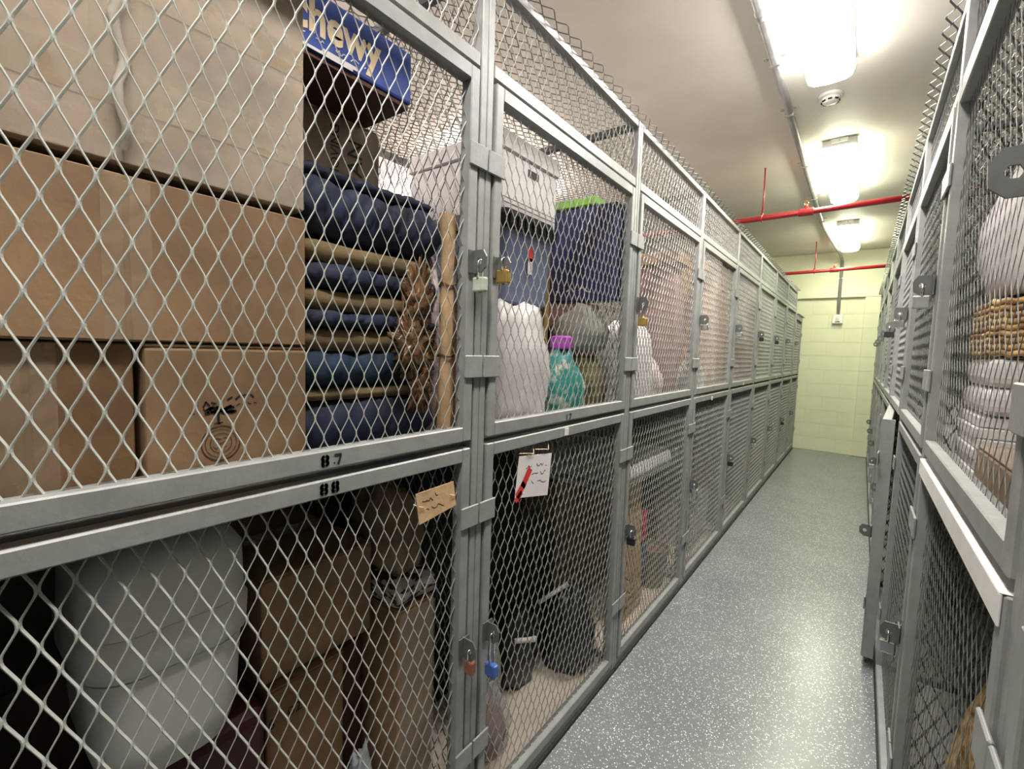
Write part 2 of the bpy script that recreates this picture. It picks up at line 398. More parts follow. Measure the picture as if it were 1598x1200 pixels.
def cage(label, side, Y0, Y1, hs, top=TOP, group=None):
    w = round(Y1 - Y0, 4)
    if side < 0: root = thing('storage_cage', label, 'storage cage', (XL, Y0, 0), group, R(90))
    else: root = thing('storage_cage', label, 'storage cage', (XR, Y1, 0), group, R(-90))
    if side > 0: hs = 1 - hs
    k = (round(w, 4), top)
    up_ = cached(('up', k), lambda: MB().box(0, .021, 0, .03, .015, top).mesh('upright', (0, 0, 0), .002))
    for x in (0.001, w - .022):
        obj('upright', up_, 'steel', root).location = (x, 0, 0)
        obj('upright', up_, 'steel', root).location = (x, DEP - .03, 0)
    bar = cached(('bar', k), lambda: MB().box(.026, w - .026, 0, .03, 0, .026).mesh('cross_bar', (0, 0, 0), .002))
    hdr = top > 2.2
    for y, z in ((0.001, .016), (0.001, top - .026), (DEP - .031, top - .026), (DEP - .031, .016)):
        obj('cross_bar', bar, 'steel', root).location = (0, y, z)
    dtop = 1.993 if hdr else top - .03
    if hdr:
        obj('header_bar', cached(('hd', k), lambda: MB().box(.026, w - .026, 0.001, .03, 2.002, 2.034).mesh('header_bar', (0, 0, 0), .002)), 'steel', root)
        U, V = w - .04, top - 2.03
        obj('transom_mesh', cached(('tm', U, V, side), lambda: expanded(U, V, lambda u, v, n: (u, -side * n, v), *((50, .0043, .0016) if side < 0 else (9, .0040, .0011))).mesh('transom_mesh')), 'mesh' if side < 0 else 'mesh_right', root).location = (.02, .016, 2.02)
    # side rails of the partition (run from front to back)
    sb = cached(('sb', k), lambda: MB().box(0, .022, .031, DEP - .032, 0, .026).mesh('side_bar', (0, 0, 0), .002))
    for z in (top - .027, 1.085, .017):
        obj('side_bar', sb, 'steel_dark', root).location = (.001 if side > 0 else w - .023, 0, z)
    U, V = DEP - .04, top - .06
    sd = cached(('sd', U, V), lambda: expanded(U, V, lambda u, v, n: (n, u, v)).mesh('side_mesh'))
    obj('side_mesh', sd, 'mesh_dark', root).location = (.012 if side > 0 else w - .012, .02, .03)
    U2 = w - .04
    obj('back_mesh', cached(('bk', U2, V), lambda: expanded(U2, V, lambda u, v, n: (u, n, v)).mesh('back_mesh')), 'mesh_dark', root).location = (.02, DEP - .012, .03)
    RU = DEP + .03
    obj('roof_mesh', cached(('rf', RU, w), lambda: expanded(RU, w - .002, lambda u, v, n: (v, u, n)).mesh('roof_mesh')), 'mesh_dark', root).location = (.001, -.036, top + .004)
    obj('shelf', cached(('sh', k), lambda: MB().box(.025, w - .025, .040, DEP - .033, SHELF - .02, SHELF - .001).mesh('shelf', (0, 0, 0), .003)), 'shelf', root)
    obj('floor_panel', cached(('fp', k, side), lambda: MB().box(.025, w - .025, .032, DEP - .033, .018, FLOOR - .001).mesh('floor_panel', (0, 0, 0), .003)), 'ply' if side < 0 else 'shelf', root)
    obj('base_strip', cached(('bs', k), lambda: MB().box(.002, w - .002, -.006, DEP, 0.0005, .0148).mesh('base_strip')), 'foot', root)
    obj('back_sheet', cached(('bsh', k), lambda: MB().box(.023, w - .023, DEP - .030, DEP - .026, .045, 1.09).mesh('back_sheet', (0, 0, 0), .001)), 'backsheet', root)  # solid sheet added to keep next-aisle light out of the lower compartment
    ud = door('upper_door', .031, w - .031, 1.130, dtop, hs, (1.80, 1.31) if hdr else (1.7, 1.31), root, side)
    ld = door('lower_door', .031, w - .031, .046, 1.112, hs, (.94, .30), root, side)
    return root, ud, ld

def end_blocker(c):  # unseen sheet added to keep light out of the first cage
    obj('end_blocker', MB().box(.0222, .026, .031, DEP - .032, .05, 2.2).mesh('end_blocker', (0, 0, 0), .001), 'shelf', c)
OCC = 'storage cages along the left of the aisle'; OCR = 'storage cages along the right of the aisle'
LL = ['nearest left storage cage, stencilled 87, filled with taped brown boxes',
      'second left storage cage, with white trash bag above and dark bags below',
      'third left storage cage, with white bags above and leaning cardboard below',
      'fourth left storage cage, holding a tall brown wardrobe carton upstairs',
      'fifth left storage cage, with a red-brown box and yellow sack upstairs',
      'sixth left storage cage from the camera, dim olive cartons inside',
      'seventh left storage cage from the camera, third from the far end',
      'eighth left storage cage, the last tall one before the short end cage']
LC = []
for i in range(8):
    LC.append(cage(LL[i], -1, LY[i], LY[i + 1], 1 if i == 0 else 0, group=OCC))
end_blocker(LC[0][0])
LC.append(cage('short storage cage against the far wall, end of the left row', -1, LY[8], YW - .035, 0, top=1.95, group=OCC))
RL = ['grey storage cage beside the camera at the lower right edge',
      'nearest right storage cage in view with white taped rail',
      'second right storage cage, behind the hasp with the hanging padlock',
      'third right storage cage, its lower door standing ajar into the aisle',
      'fourth right storage cage from the camera, just past the ajar door',
      'fifth right storage cage along the right side of the aisle',
      'sixth right storage cage along the right side of the aisle',
      'seventh right storage cage, second from the far wall',
      'last right storage cage, touching the yellow far wall']
RC = []
for i in range(9):
    y1 = RY[i + 1] if i < 8 else YW - .035
    RC.append(cage(RL[i], 1, RY[i], y1, 0, group=OCR))
# the third right lower door stands ajar, hinged at its far stile
d = RC[3][2]
d.rotation_euler = (0, 0, R(3.4)); hp = Vector((.031, 0, 0)); d.location = hp - Matrix.Rotation(R(3.4), 3, 'Z') @ hp
d.rotation_euler.z = R(-3.4); d.location = hp - Matrix.Rotation(R(-3.4), 3, 'Z') @ hp
lab = obj('edge_angle', MB().box(BAY - .0309, BAY - .027, -.004, .040, .05, 1.11).mesh('edge_angle', (0, 0, 0), .001), 'steel', d)
# white tape on the rail of the nearest right lower door
wt = MB().box(.033, BAY - .033, -.0075, -.0045, 1.076, 1.1125).box(.033, BAY - .033, -.0075, .02, 1.1125, 1.1145)
obj('tape_wrap', wt.mesh('tape_wrap', (0, 0, 0), .001), 'stonewhite', RC[1][2])
# stencilled numbers on the rails of the nearest left cage (cage-local: x along the aisle, y inward, z up)
TL = Matrix(((1, 0, 0, 0), (0, 0, -1, -.0048), (0, 1, 0, 0), (0, 0, 0, 1)))
mb = MB(); stencil8(mb, .498, 1.1465, .021, TL); stencil7(mb, .523, 1.1465, .021, TL); n87 = obj('stencil_number', mb.mesh('stencil_number'), 'ink', LC[0][1])
mb = MB(); stencil8(mb, .496, 1.0955, .021, TL); stencil8(mb, .518, 1.0955, .021, TL); obj('stencil_number', mb.mesh('stencil_number'), 'ink', LC[0][2])
mb = MB(); 
stroke(mb, [(.425, 1.150), (.425, 1.134)], .005, TL); stroke(mb, [(.440, 1.150), (.452, 1.150), (.445, 1.134)], .005, TL)
obj('stencil_number', mb.mesh('stencil_number'), 'ink', LC[1][1])
for c, u, z, dd in ((1, .425, 1.095, 2), (3, .41, 1.085, 2), (4, .45, 1.14, 1), (6, .42, 1.14, 1), (7, .40, 1.09, 2), (6, .4, .62, 2)):
    obj('number_sticker', cached('stk', lambda: MB().box(-.013, .013, -.007, -.0046, -.012, .012).mesh('number_sticker', (0, 0, 0), .001)), 'whitecard', LC[c][dd]).location = (u, 0, z)

# ------------------------------------------------------------------ padlocks on the hasps
def padlock(label, side, y, z, body='brass', long=0.0, bw=.036, tilt=0, group='padlocks hanging on the cage hasps'):
    xs = (XL + .030) if side < 0 else (XR - .030)
    t = thing('padlock', label, 'padlock', (xs, y, z - .05 - long), group)
    q = .009
    sh = [(xs, y - q, z - .028 - long)] + [(xs, y - q * math.cos(R(a)), z - .006 + q * math.sin(R(a))) for a in range(0, 181, 30)] + [(xs, y + q, z - .028 - long)]
    part('shackle', MB().tube(sh, .0028, 8), 'chrome', t, smooth=True)
    b = part('body', MB().box(xs - bw / 2, xs + bw / 2, y - .009, y + .009, z - .060 - long, z - .026 - long), body, t, .004, False, 2)
    part('keyhole', MB().lathe([(.004, 0), (.004, .001)], (xs, y, z - .0612 - long), 10), 'ink', b)
    if tilt: t.rotation_euler = (R(tilt), 0, 0)
    return t
def ly(i): return LY[i] + .043
padlock('padlock wrapped in pale tape on the upper door of the nearest left cage', -1, LY[1] - .043, 1.555, 'palegreen', .01)
padlock('brass padlock on the upper door of the second left cage', -1, ly(1), 1.575, 'brass')
padlock('small brown padlock on the lower door of the nearest left cage', -1, LY[1] - .043, .61, 'redbrown', 0, .026)
padlock('long-shackled padlock with blue bumper on the second left lower door', -1, ly(1), .61, 'bluetag', .055)
padlock('brass padlock on the upper door of the third left cage', -1, ly(2), 1.545, 'brass', .02)
padlock('black and chrome padlock on the third left lower door', -1, ly(2), .61, 'blackpl')
padlock('silver padlock on the upper door of the fourth left cage', -1, ly(3), 1.555, 'chrome')
padlock('silver padlock on the lower door of the fourth left cage', -1, ly(3), .61, 'chrome')
padlock('silver padlock on the upper door of the fifth left cage', -1, ly(4), 1.555, 'galv')
padlock('black padlock on the lower door of the fifth left cage', -1, ly(4), .61, 'blackpl')
padlock('small dark padlock on the upper door of the sixth left cage', -1, ly(5), 1.555, 'blackpl')
padlock('small silver padlock on the lower door of the sixth left cage', -1, ly(5), .61, 'galv')
padlock('tiny dark padlock on the upper door of the seventh left cage', -1, ly(6), 1.555, 'blackpl')
padlock('tiny dark padlock on the lower door of the eighth left cage', -1, ly(7), .61, 'blackpl')
padlock('padlock hanging from the big hasp of the second right upper door', 1, RY[2] + .043, 1.555, 'galv')
padlock('padlock hanging from the hasp of the second right lower door', 1, RY[2] + .043, .61, 'chrome')
padlock('bright padlock on the upper door of the third right cage', 1, RY[3] + .043, 1.555, 'chrome')
padlock('black padlock on the upper door of the fourth right cage', 1, RY[4] + .043, 1.555, 'blackpl', 0, .045)
padlock('small padlock on the lower door of the fifth right cage', 1, RY[5] + .043, .61, 'galv')

# ------------------------------------------------------------------ lamps
for i, (x, y, tint, pw, lab) in enumerate(LAMP):
    L_ = 1.22
    t = thing('ceiling_lamp', lab, 'ceiling lamp', (x, y, ZC), 'fluorescent ceiling lamps')
    part('housing', MB().box(x - .10, x + .10, y - .01, y + L_ + .01, ZC - .052, ZC - .0005), 'fixture', t, .004)
    # wraparound diffuser: bright bottom panel, dimmer prismatic sides and ends
    prof = [(-.100, -.001), (-.104, -.020), (-.094, -.048), (-.07, -.062), (0, -.068), (.07, -.062), (.094, -.048), (.104, -.020), (.100, -.001)]
    P = [[(x + px * s_, yy, ZC - .0525 + pz * s_) for px, pz in prof] for yy, s_ in ((y, .86), (y + .012, .97), (y + .03, 1), (y + L_ - .03, 1), (y + L_ - .012, .97), (y + L_, .86))]
    part('diffuser', MB().grid([r_[2:7] for r_ in P]), mat('lit_diffuser', (.9, .9, .88), .4, emit=(tint, pw[0])), t, smooth=True)
    mb = MB().grid([r_[:3] for r_ in P]).grid([r_[6:] for r_ in P])
    for row in (P[0], P[-1]):
        b = len(mb.v); mb.v += row; mb.f.append(tuple(range(b, b + len(row))))
    part('diffuser_side', mb, mat('lit_diffuser_side', (.9, .9, .88), .4, emit=(tint, pw[1])), t)
    ec = part('end_clip', MB().box(x - .05, x + .05, y - .022, y - .0105, ZC - .03, ZC - .001), 'fixture', t, .002)
    part('knob', MB().tube([(x, y - .022, ZC - .018), (x, y - .030, ZC - .018)], .006, 8), 'galv', ec)

# smoke detector
sx, sy_ = -.255, 3.31
t = thing('smoke_detector', 'round white smoke detector on the ceiling beyond the nearest lamp', 'smoke detector', (sx, sy_, ZC))
part('base', MB().lathe([(.062, -.0005), (.062, -.014), (.056, -.017)], (sx, sy_, ZC), 28), 'fixture', t, 0, False)
hd = part('head', MB().lathe([(.050, -.0172), (.048, -.030), (.036, -.042), (.015, -.046)], (sx, sy_, ZC), 28), 'fixture', t, 0, True)
for k in range(8):
    a = k * math.pi / 4
    T = Matrix.Translation((sx, sy_, ZC - .034)) @ Matrix.Rotation(a, 4, 'Z')
    part('vent_slot', MB().box(.040, .047, -.010, .010, -.005, .002, T), 'ink', hd)

# conduit along the ceiling, kinking to the far wall and down to the alarm
cx = -.465
t = thing('conduit', 'grey metal conduit running along the ceiling beside the lamps', 'conduit', (cx, 0, ZC))
path = [(cx, -2.9, ZC - .022), (cx, 6.2, ZC - .022), (cx + .01, 6.5, ZC - .018), (cx + .05, 7.1, ZC - .035), (cx + .115, 7.75, ZC - .075), (cx + .14, 8.02, ZC - .14), (cx + .14, YW - .04, ZC - .22), (cx + .14, YW - .036, 2.20), (cx + .14, YW + .008, 2.12), (cx + .14, YW + .008, 1.99)]
part('tube', MB().tube(path, .0205, 14), 'conduit', t, smooth=True)
for y in (.6, 1.7, 2.75, 3.35, 4.3, 5.2, 6.1):
    s_ = part('strap', MB().box(cx - .05, cx + .05, y - .008, y + .008, ZC - .004, ZC - .0005).box(cx - .024, cx + .024, y - .008, y + .008, ZC - .0455, ZC - .004), 'galv', t, .001)
    for q in (-.038, .038): part('screw', MB().lathe([(.006, -.004), (.005, -.007)], (cx + q, y, ZC), 8), 'galv', s_)
part('coupling', MB().tube([(cx, 2.3, ZC - .0245), (cx, 2.36, ZC - .0245)], .024, 12), 'galv', t, smooth=True)
part('strap', MB().box(cx + .09, cx + .19, YW - .030, YW - .0205, 2.5, 2.515).box(cx + .125, cx + .155, YW - .055, YW - .03, 2.5, 2.515), 'galv', t, .001)
# fire alarm strobe on the far wall
ax, az = cx + .14, 1.935
t = thing('alarm_strobe', 'white square fire alarm strobe on the yellow far wall', 'fire alarm', (ax, YW + .03, az - .06))
part('back_box', MB().box(ax - .055, ax + .055, YW - .012, YW + .0295, az - .058, az + .058), 'fixture', t, .005, False, 2)
fp = part('face_plate', MB().box(ax - .062, ax + .062, YW - .026, YW - .0125, az - .064, az + .064), 'fixture', t, .006, False, 2)
part('strobe_lens', MB().box(ax - .022, ax + .022, YW - .044, YW - .0265, az - .02, az + .03), 'clear', fp, .004, False, 2)
part('sounder_grille', MB().box(ax - .03, ax + .03, YW - .029, YW - .0262, az - .048, az - .036), 'ink', fp, .001)

# red sprinkler pipes
for (y, za, zb, rx, hx, lab) in ((4.27, 2.455, 2.515, -.735, -.43, 'nearer red sprinkler pipe crossing the aisle below the middle lamp'),
                                 (7.25, 2.465, 2.53, -.585, -.37, 'farther red sprinkler pipe crossing the aisle near the far wall')):
    zz = lambda x: za + (zb - za) * (x + 2.3) / 3.7
    t = thing('sprinkler_pipe', lab, 'pipe', (rx, y, zz(rx)), 'red sprinkler pipes')
    part('pipe', MB().tube([(-3.195, y, zz(-3.195)), (1.445, y, zz(1.445))], .021, 16), 'red', t, smooth=True)
    for x in (rx, .75, -2.0):
        part('hanger_rod', MB().tube([(x, y, zz(x) + .03), (x + .004, y, (zz(x) + ZC) / 2), (x, y, ZC - .001)], .0055, 8), 'red', t, smooth=True)
        c = part('hanger_ring', MB().tube([(x, y + .027 * math.cos(R(a)), zz(x) + .027 * math.sin(R(a))) for a in range(0, 361, 24)], .005, 6), 'red', t, smooth=True)
        part('nut', MB().lathe([(.011, .026), (.011, .040)], (x, y, zz(x)), 6), 'red', c)
    x = hx
    part('coupling', MB().tube([(x - .05, y, zz(x)), (x - .048, y, zz(x)), (x + .048, y, zz(x)), (x + .05, y, zz(x))], [.021, .029, .029, .021], 16), 'red', t, smooth=False)
    s_ = part('sprinkler_head', MB().lathe([(.014, .02), (.014, .045), (.009, .05), (.007, .06)], (x, y, zz(x)), 12), 'red', t)
    part('deflector', MB().lathe([(.017, .082), (.018, .085)], (x, y, zz(x)), 14), 'brass', s_)
    part('frame_arms', MB().tube([(x - .010, y, zz(x) + .055), (x - .014, y, zz(x) + .068), (x, y, zz(x) + .083), (x + .014, y, zz(x) + .068), (x + .010, y, zz(x) + .055)], .0028, 6), 'brass', s_)

# ------------------------------------------------------------------ builders for stored things
def carton(label, x0, x1, y0, y1, z0, z1, m_='card', seam=None, tape=True, name='cardboard_box', cat='box', group=None, flaps=True):
    """x1 is the face to the aisle. seam: Y of a vertical flap seam on that face."""
    t = thing(name, label, cat, ((x0 + x1) / 2, (y0 + y1) / 2, z0), group)
    fx = x1 - .005 if seam is not None else x1
    bd = MB().box(x0, fx, y0, y1, z0, z1 - (.006 if flaps else 0))
    part('body', bd, m_, t, .005, False, 2)
    xm = (x0 + x1) / 2
    if flaps:
        part('flap', MB().box(x0 + .001, xm - .0015, y0 + .001, y1 - .001, z1 - .0058, z1 - .001), m_, t, .0015)
        part('flap', MB().box(xm + .0015, fx - .001, y0 + .001, y1 - .001, z1 - .0058, z1 - .001), m_, t, .0015)
        if tape: part('tape', MB().box(xm - .025, xm + .025, y0 + .002, y1 - .002, z1 - .0009, z1 - .0003), 'tape', t)
    if seam is not None:
        part('flap', MB().box(fx + .0002, x1, y0 + .001, seam - .003, z0 + .002, z1 - .002), m_, t, .0015)
        part('flap', MB().box(fx + .0002, x1, seam + .003, y1 - .001, z0 + .002, z1 - .002), m_, t, .0015)
        if tape:
            P = [[(x1 + .0008 + .0015 * noise.noise(Vector((i * .7, j * 1.3, 3))), seam - .027 + .054 * j / 4, z0 + .003 + (z1 - z0 - .006) * i / 14) for j in range(5)] for i in range(15)]
            part('tape', MB().grid(P), 'tape', t)
    return t
def blob_mb(c, r, seed=0, amp=.12, freq=2.2, p=.8, nu=30, nv=18, flat=-.75, rough=.35, taper=0.0):
    mb = MB(); P = []
    sg = lambda x, e: math.copysign(abs(x) ** e, x)
    for i in range(nv + 1):
        th = -math.pi / 2 + math.pi * i / nv; row = []
        for j in range(nu + 1):
            ph = 2 * math.pi * (j % nu) / nu
            d = Vector((sg(math.cos(th), p) * sg(math.cos(ph), p), sg(math.cos(th), p) * sg(math.sin(ph), p), sg(math.sin(th), p)))
            q = d * freq + Vector((seed * 7.3, seed * 3.1, seed * 1.7))
            k = 1 + amp * noise.noise(q) + amp * rough * (abs(noise.noise(q * 2.7)) * 2 - .6) + amp * rough * .5 * noise.noise(q * 6.1)
            tp = 1 - taper * max(0, d.z)
            z = max(d.z * k, flat)
            row.append((c[0] + d.x * k * tp * r[0], c[1] + d.y * k * tp * r[1], c[2] + z * r[2]))
        P.append(row)
    return mb.grid(P)
def bag(label, c, r, m_, seed, z0, neck=True, cat='bag', name='trash_bag', amp=.16, p=.8, group=None, neck_m=None, taper=.25, freq=2.2):
    """bag standing on z0; c = (x, y) centre, r radii; total body height 1.75*r[2]"""
    t = thing(name, label, cat, (c[0], c[1], z0), group)
    cz = z0 + .75 * r[2] + .002
    b = part('body', blob_mb((c[0], c[1], cz), r, seed, amp, freq, p, taper=taper), m_, t, smooth=True)
    if neck:
        tz = cz + r[2] * .93; n = 12; P = []
        for i in range(6):
            f = i / 5; rr = r[0] * (.22 - .16 * min(1, f * 2) + .16 * max(0, f - .5) * 2)
            P.append([(c[0] + rr * (1 + .3 * math.sin(5 * a + seed)) * math.cos(a), c[1] + rr * (1 + .3 * math.cos(3 * a + seed)) * math.sin(a), tz - .03 + f * r[2] * .28) for a in [2 * math.pi * k / n for k in range(n + 1)]])
        part('tied_neck', MB().grid(P), neck_m or m_, t, smooth=True)
    return t

# ---- nearest left cage, upper compartment: cartons
BX = 'taped brown cartons in the nearest left cage'
t = carton('large film-wrapped pale brown carton on top of the carton stack', -1.20, -.800, -.020, .437, 1.582, 1.943, 'card_pale', seam=.185, group=BX)
# stretch film over its face
P = [[(-.797 + .004 * noise.noise(Vector((i * .5, j * .35, 1))), -.018 + .453 * j / 24, 1.586 + .352 * i / 14) for j in range(25)] for i in range(15)]
part('stretch_film', MB().grid(P), 'film', t, smooth=True)
part('film_rope', MB().tube([(-.793 + .004 * math.sin(i), .186 + .006 * math.sin(i * 1.9), 1.60 + i * .028) for i in range(12)], [.004 + .003 * abs(math.sin(i * 1.3)) for i in range(12)], 8), 'filmrope', t, smooth=True)
for zb, dz in ((1.655, .05), (1.80, .045)):
    part('tape', MB().box(-.7995, -.7989, -.018, .435, zb, zb + dz), 'tape', t)
carton('middle brown carton with shiny taped seam under the film-wrapped carton', -1.20, -.800, -.020, .440, 1.348, 1.572, 'card', seam=.189, group=BX)
carton('dark brown carton at the bottom left of the carton stack', -1.20, -.815, -.020, .196, SHELF, 1.3474, 'card_dark', seam=.09, group=BX)
t = carton('bottom carton printed with a dark tree mark and a round stamp', -1.20, -.802, .204, .442, SHELF, 1.3474, 'card', group=BX)
TX = frame_x(-.8012)
mb = MB()
for k in range(9): scribble(mb, .253 + k * .0115, 1.2505 + k * .0018, .009, .009, .0026, TX, 30 + k, .15)
for k in range(4): scribble(mb, .258 + k * .009, 1.2425 + k * .001, .007, .006, .0018, TX, 50 + k, .15)
for k in range(4): scribble(mb, .323 + k * .009, 1.2495 + k * .001, .007, .005, .0014, TX, 60 + k, .15)
rn = random.Random(5)
for k in range(30):
    a = rn.uniform(0, math.pi); rr = rn.uniform(.2, 1)
    stroke(mb, [(.297 + .020 * rr * math.cos(a), 1.2395 + .010 * rr * math.sin(a)), (.297 + .022 * rr * math.cos(a) + .005, 1.2410 + .011 * rr * math.sin(a))], .0045, TX)
stroke(mb, [(.2965, 1.241), (.297, 1.2235)], .0036, TX); stroke(mb, [(.291, 1.2232), (.303, 1.2245)], .0016, TX)
part('printed_tree_mark', mb, 'ink', t)['kind'] = 'stuff'
mb = MB()
for rr, wd in ((.0275, .0018), (.0225, .001), (.0155, .001)): stroke(mb, arc_pts(.300, 1.1915, rr, rr, 0, 360, 28), wd, TX)
for k in range(3): scribble(mb, .289, 1.198 - k * .0065, .022, .005, .0012, TX, 21 + k)
part('round_stamp', mb, 'inkfade', t)
# ---- folded moving blankets
def slab(x0, x1, y0, y1, z0, z1, seed, amp=.008, sag=.0, quilt=0.0, nx=16, ny=26):
    """rounded cushion-like folded layer; front x1 is a round fold"""
    P = []; h = (z1 - z0) / 2; zc = (z0 + z1) / 2; rr = min(h, .05)
    prof = []
    for i in range(17): a = -90 + 180 * i / 16; prof.append((x1 - rr + rr * math.cos(R(a)), h * math.sin(R(a))))
    N = 7
    prof = [(x0 + (x1 - rr - x0) * i / N, -h) for i in range(N)] + prof + [(x1 - rr - (x1 - rr - x0) * (i + 1) / N, h) for i in range(N)]
    prof.append(prof[0])
    for j in range(ny + 1):
        f = j / ny; y = y0 + (y1 - y0) * f
        e = min(1, min(f, 1 - f) * 9); e = .25 + .75 * math.sqrt(max(0, 1 - (1 - e) ** 2))
        row = []
        for (px, pz) in prof:
            q = Vector((px * 9, y * 11, zc * 30 + seed * 5))
            dx = amp * noise.noise(q) * 1.3; dz = amp * noise.noise(q + Vector((9, 2, 4))) * .8
            if quilt:
                g = min(abs(math.sin((y + zc + pz) * 52)), abs(math.sin((y - zc - pz) * 52 + .7))) ** .5
                dx += quilt * (g - .5) * (1 if px > x1 - rr * 1.05 else 0); dz += quilt * (g - .5) * (.6 if pz > 0 else 0)
            row.append((px + dx, y, zc + pz * e + (dz if pz > 0 else abs(dz) * .2) - sag * f * f))
        P.append(row)
    mb = MB().grid(P)
    for row in (P[0], P[-1]):
        b = len(mb.v); mb.v += row[:-1]; mb.f.append(tuple(range(b, b + len(row) - 1)))
    return mb
BL = [(1.119, 1.234, 1.262, 'navy', 'bottom'), (1.264, 1.337, 1.386, 'teal', 'second lowest'), (1.388, 1.420, 1.466, 'navy', 'middle'), (1.468, 1.516, 1.562, 'navy', 'second highest')]
for i, (a, b_, c_, mm, wd) in enumerate(BL):
    t = thing('moving_blanket', 'folded navy moving blanket with tan lining, %s in the stack' % wd, 'blanket', (-.98, .65, a), 'folded moving blankets')
    part('outer_layer', slab(-1.08, -.862, .462, .815, a, b_, i, .010, 0, .006, ny=70), mm, t, smooth=True)
    part('lining', slab(-1.075, -.872, .468, .81, b_ + .001, c_, i + 9, .004), 'tan', t, smooth=True)
t = thing('moving_blanket', 'thick quilted navy blanket lying on top of the blanket stack', 'blanket', (-.98, .65, 1.565), 'folded moving blankets')
part('outer_layer', slab(-1.085, -.858, .462, .83, 1.568, 1.682, 31, .012, 0, .010, ny=90), 'navy', t, smooth=True)
fl = part('top_fold', slab(-1.08, -.885, .468, .82, 1.684, 1.710, 37, .008, 0, .006, ny=90), 'navy', t, smooth=True)

# ---- carton behind the blankets and the blue pet-food carton on top
t = carton('tall moving carton lettered MOVING behind the navy blankets', -1.55, -1.12, .46, .832, SHELF, 1.942, 'card_pale')
TM = frame_x(-1.1188) @ Matrix.Translation((.695, 1.848, 0)) @ Matrix.Rotation(R(90), 4, 'Z')
part('lettering', text_mb('MOVING', .035, TM), 'ink', t)
TM = frame_x(-1.1188) @ Matrix.Translation((.755, 1.83, 0)) @ Matrix.Rotation(R(90), 4, 'Z')
part('lettering', text_mb('VAN', .065, TM), 'ink', t)
t = thing('printed_box', 'blue printed delivery box with cream letters lying on the cartons', 'box', (-1.13, .57, 1.945))
part('body', MB().box(-1.30, -.955, .335, .795, 1.945, 1.957), 'brown', t, .002)
part('lid', MB().box(-1.305, -.950, .33, .80, 1.9575, 2.080), 'bluebox', t, .006, False, 2)
TB = frame_x(-.9488)
part('lettering', text_mb('chewy', .098, TB @ Matrix.Translation((.597, 2.024, 0)) @ Matrix.Scale(.84, 4, (1, 0, 0)), .003), 'cream', t)
for u_, sd_ in ((.50, 41), (.59, 42)):
    part('small_print', scribble(MB(), u_, 1.982, .075, .008, .0022, TB, sd_), 'whitecard', t)['kind'] = 'stuff'
mb = MB(); stroke(mb, [(.50, 1.9615), (.63, 1.9615)], .006, TB); stroke(mb, [(.56, 1.968), (.64, 1.968)], .008, TB)
part('label_strip', mb, 'whitecard', t)

# ---- kraft bundle, brown film, lace cloth
mb = MB(); n = 12; P = []
for i in range(26):
    z = SHELF + .002 + .552 * i / 25; row = []
    for k in range(n + 1):
        a = 2 * math.pi * (k % n) / n; q = Vector((math.cos(a) * 1.2, math.sin(a) * 1.2, z * 16))
        w_ = .020 * (1 + .35 * noise.noise(q)) * (1 - .25 * math.exp(-((z - 1.33) / .03) ** 2) - .2 * math.exp(-((z - 1.5) / .02) ** 2))
        row.append((-.815 + 1.0 * w_ * math.cos(a), .806 + .9 * w_ * math.sin(a), z))
    P.append(row)
t = thing('kraft_bundle', 'upright bundle of twisted kraft paper beside the blankets', 'paper bundle', (-.815, .806, SHELF))
part('paper', MB().grid(P), 'kraft', t, smooth=True)
for z in (1.335, 1.505): part('string', MB().tube([(-.815 + .021 * math.cos(R(a)), .806 + .018 * math.sin(R(a)), z + .004 * math.sin(R(3 * a))) for a in range(0, 361, 20)], .0025, 6), 'filmbrown', t)
t = thing('film_wad', 'crumpled wad of shiny brown packing film against the blankets', 'packing film', (-.842, .74, 1.22))
for i, (y, z, ry, rz, sd) in enumerate(((.735, 1.455, .045, .07, 3), (.725, 1.36, .06, .07, 5), (.745, 1.27, .035, .06, 8))):
    part('crumple', blob_mb((-.826, y - .012, z), (.018, ry * .8, rz), sd, .55, 4.2, .9, 44, 32, -1.2, 1.0), 'filmbrown', t, smooth=True)
t = single('lace_cloth', 'narrow hanging strip of white lace cloth beside the kraft bundle', 'cloth', slab(-.93, -.86, .818, .833, SHELF + .001, 1.60, 55, .003, nx=10, ny=8), 'lace', (-.9, .834, SHELF), smooth=True)

# ---- nearest left cage, lower compartment
t = thing('maroon_suitcase', 'dark maroon suitcase under the white tub', 'suitcase', (-1.08, .19, FLOOR))
part('shell', MB().box(-1.30, -.875, -.01, .405, FLOOR, .653), 'maroon', t, .03, False, 3)
part('zipper', MB().box(-1.302, -.873, -.012, .407, .33, .342), 'blackpl', t, .004)
part('handle', MB().tube([(-.872, .15, .44), (-.852, .155, .44), (-.850, .25, .44), (-.872, .255, .44)], .008, 8), 'blackpl', t, smooth=True)
def rrect(cx_, cy_, hx, hy, r, n=6):
    pts = []
    for (sx_, sy2, a0) in ((1, 1, 0), (-1, 1, 90), (-1, -1, 180), (1, -1, 270)):
        for i in range(n + 1):
            a = R(a0 + 90 * i / n); pts.append((cx_ + sx_ * (hx - r) + r * math.cos(a), cy_ + sy2 * (hy - r) + r * math.sin(a)))
    return pts
def tub_mb(prof, cx_, cy_, r):
    P = []
    for hx, hy, z in prof:
        p = rrect(cx_, cy_, hx, hy, min(r, hx * .9, hy * .9)); P.append([(a, b, z) for a, b in p] + [(p[0][0], p[0][1], z)])
    mb = MB().grid(P)
    for row in (P[0], P[-1]):
        b = len(mb.v); mb.v += row[:-1]; mb.f.append(tuple(range(b, b + len(row) - 1)))
    return mb
t = thing('plastic_tub', 'big white plastic tub standing on the maroon suitcase', 'tub', (-.945, .246, .655))
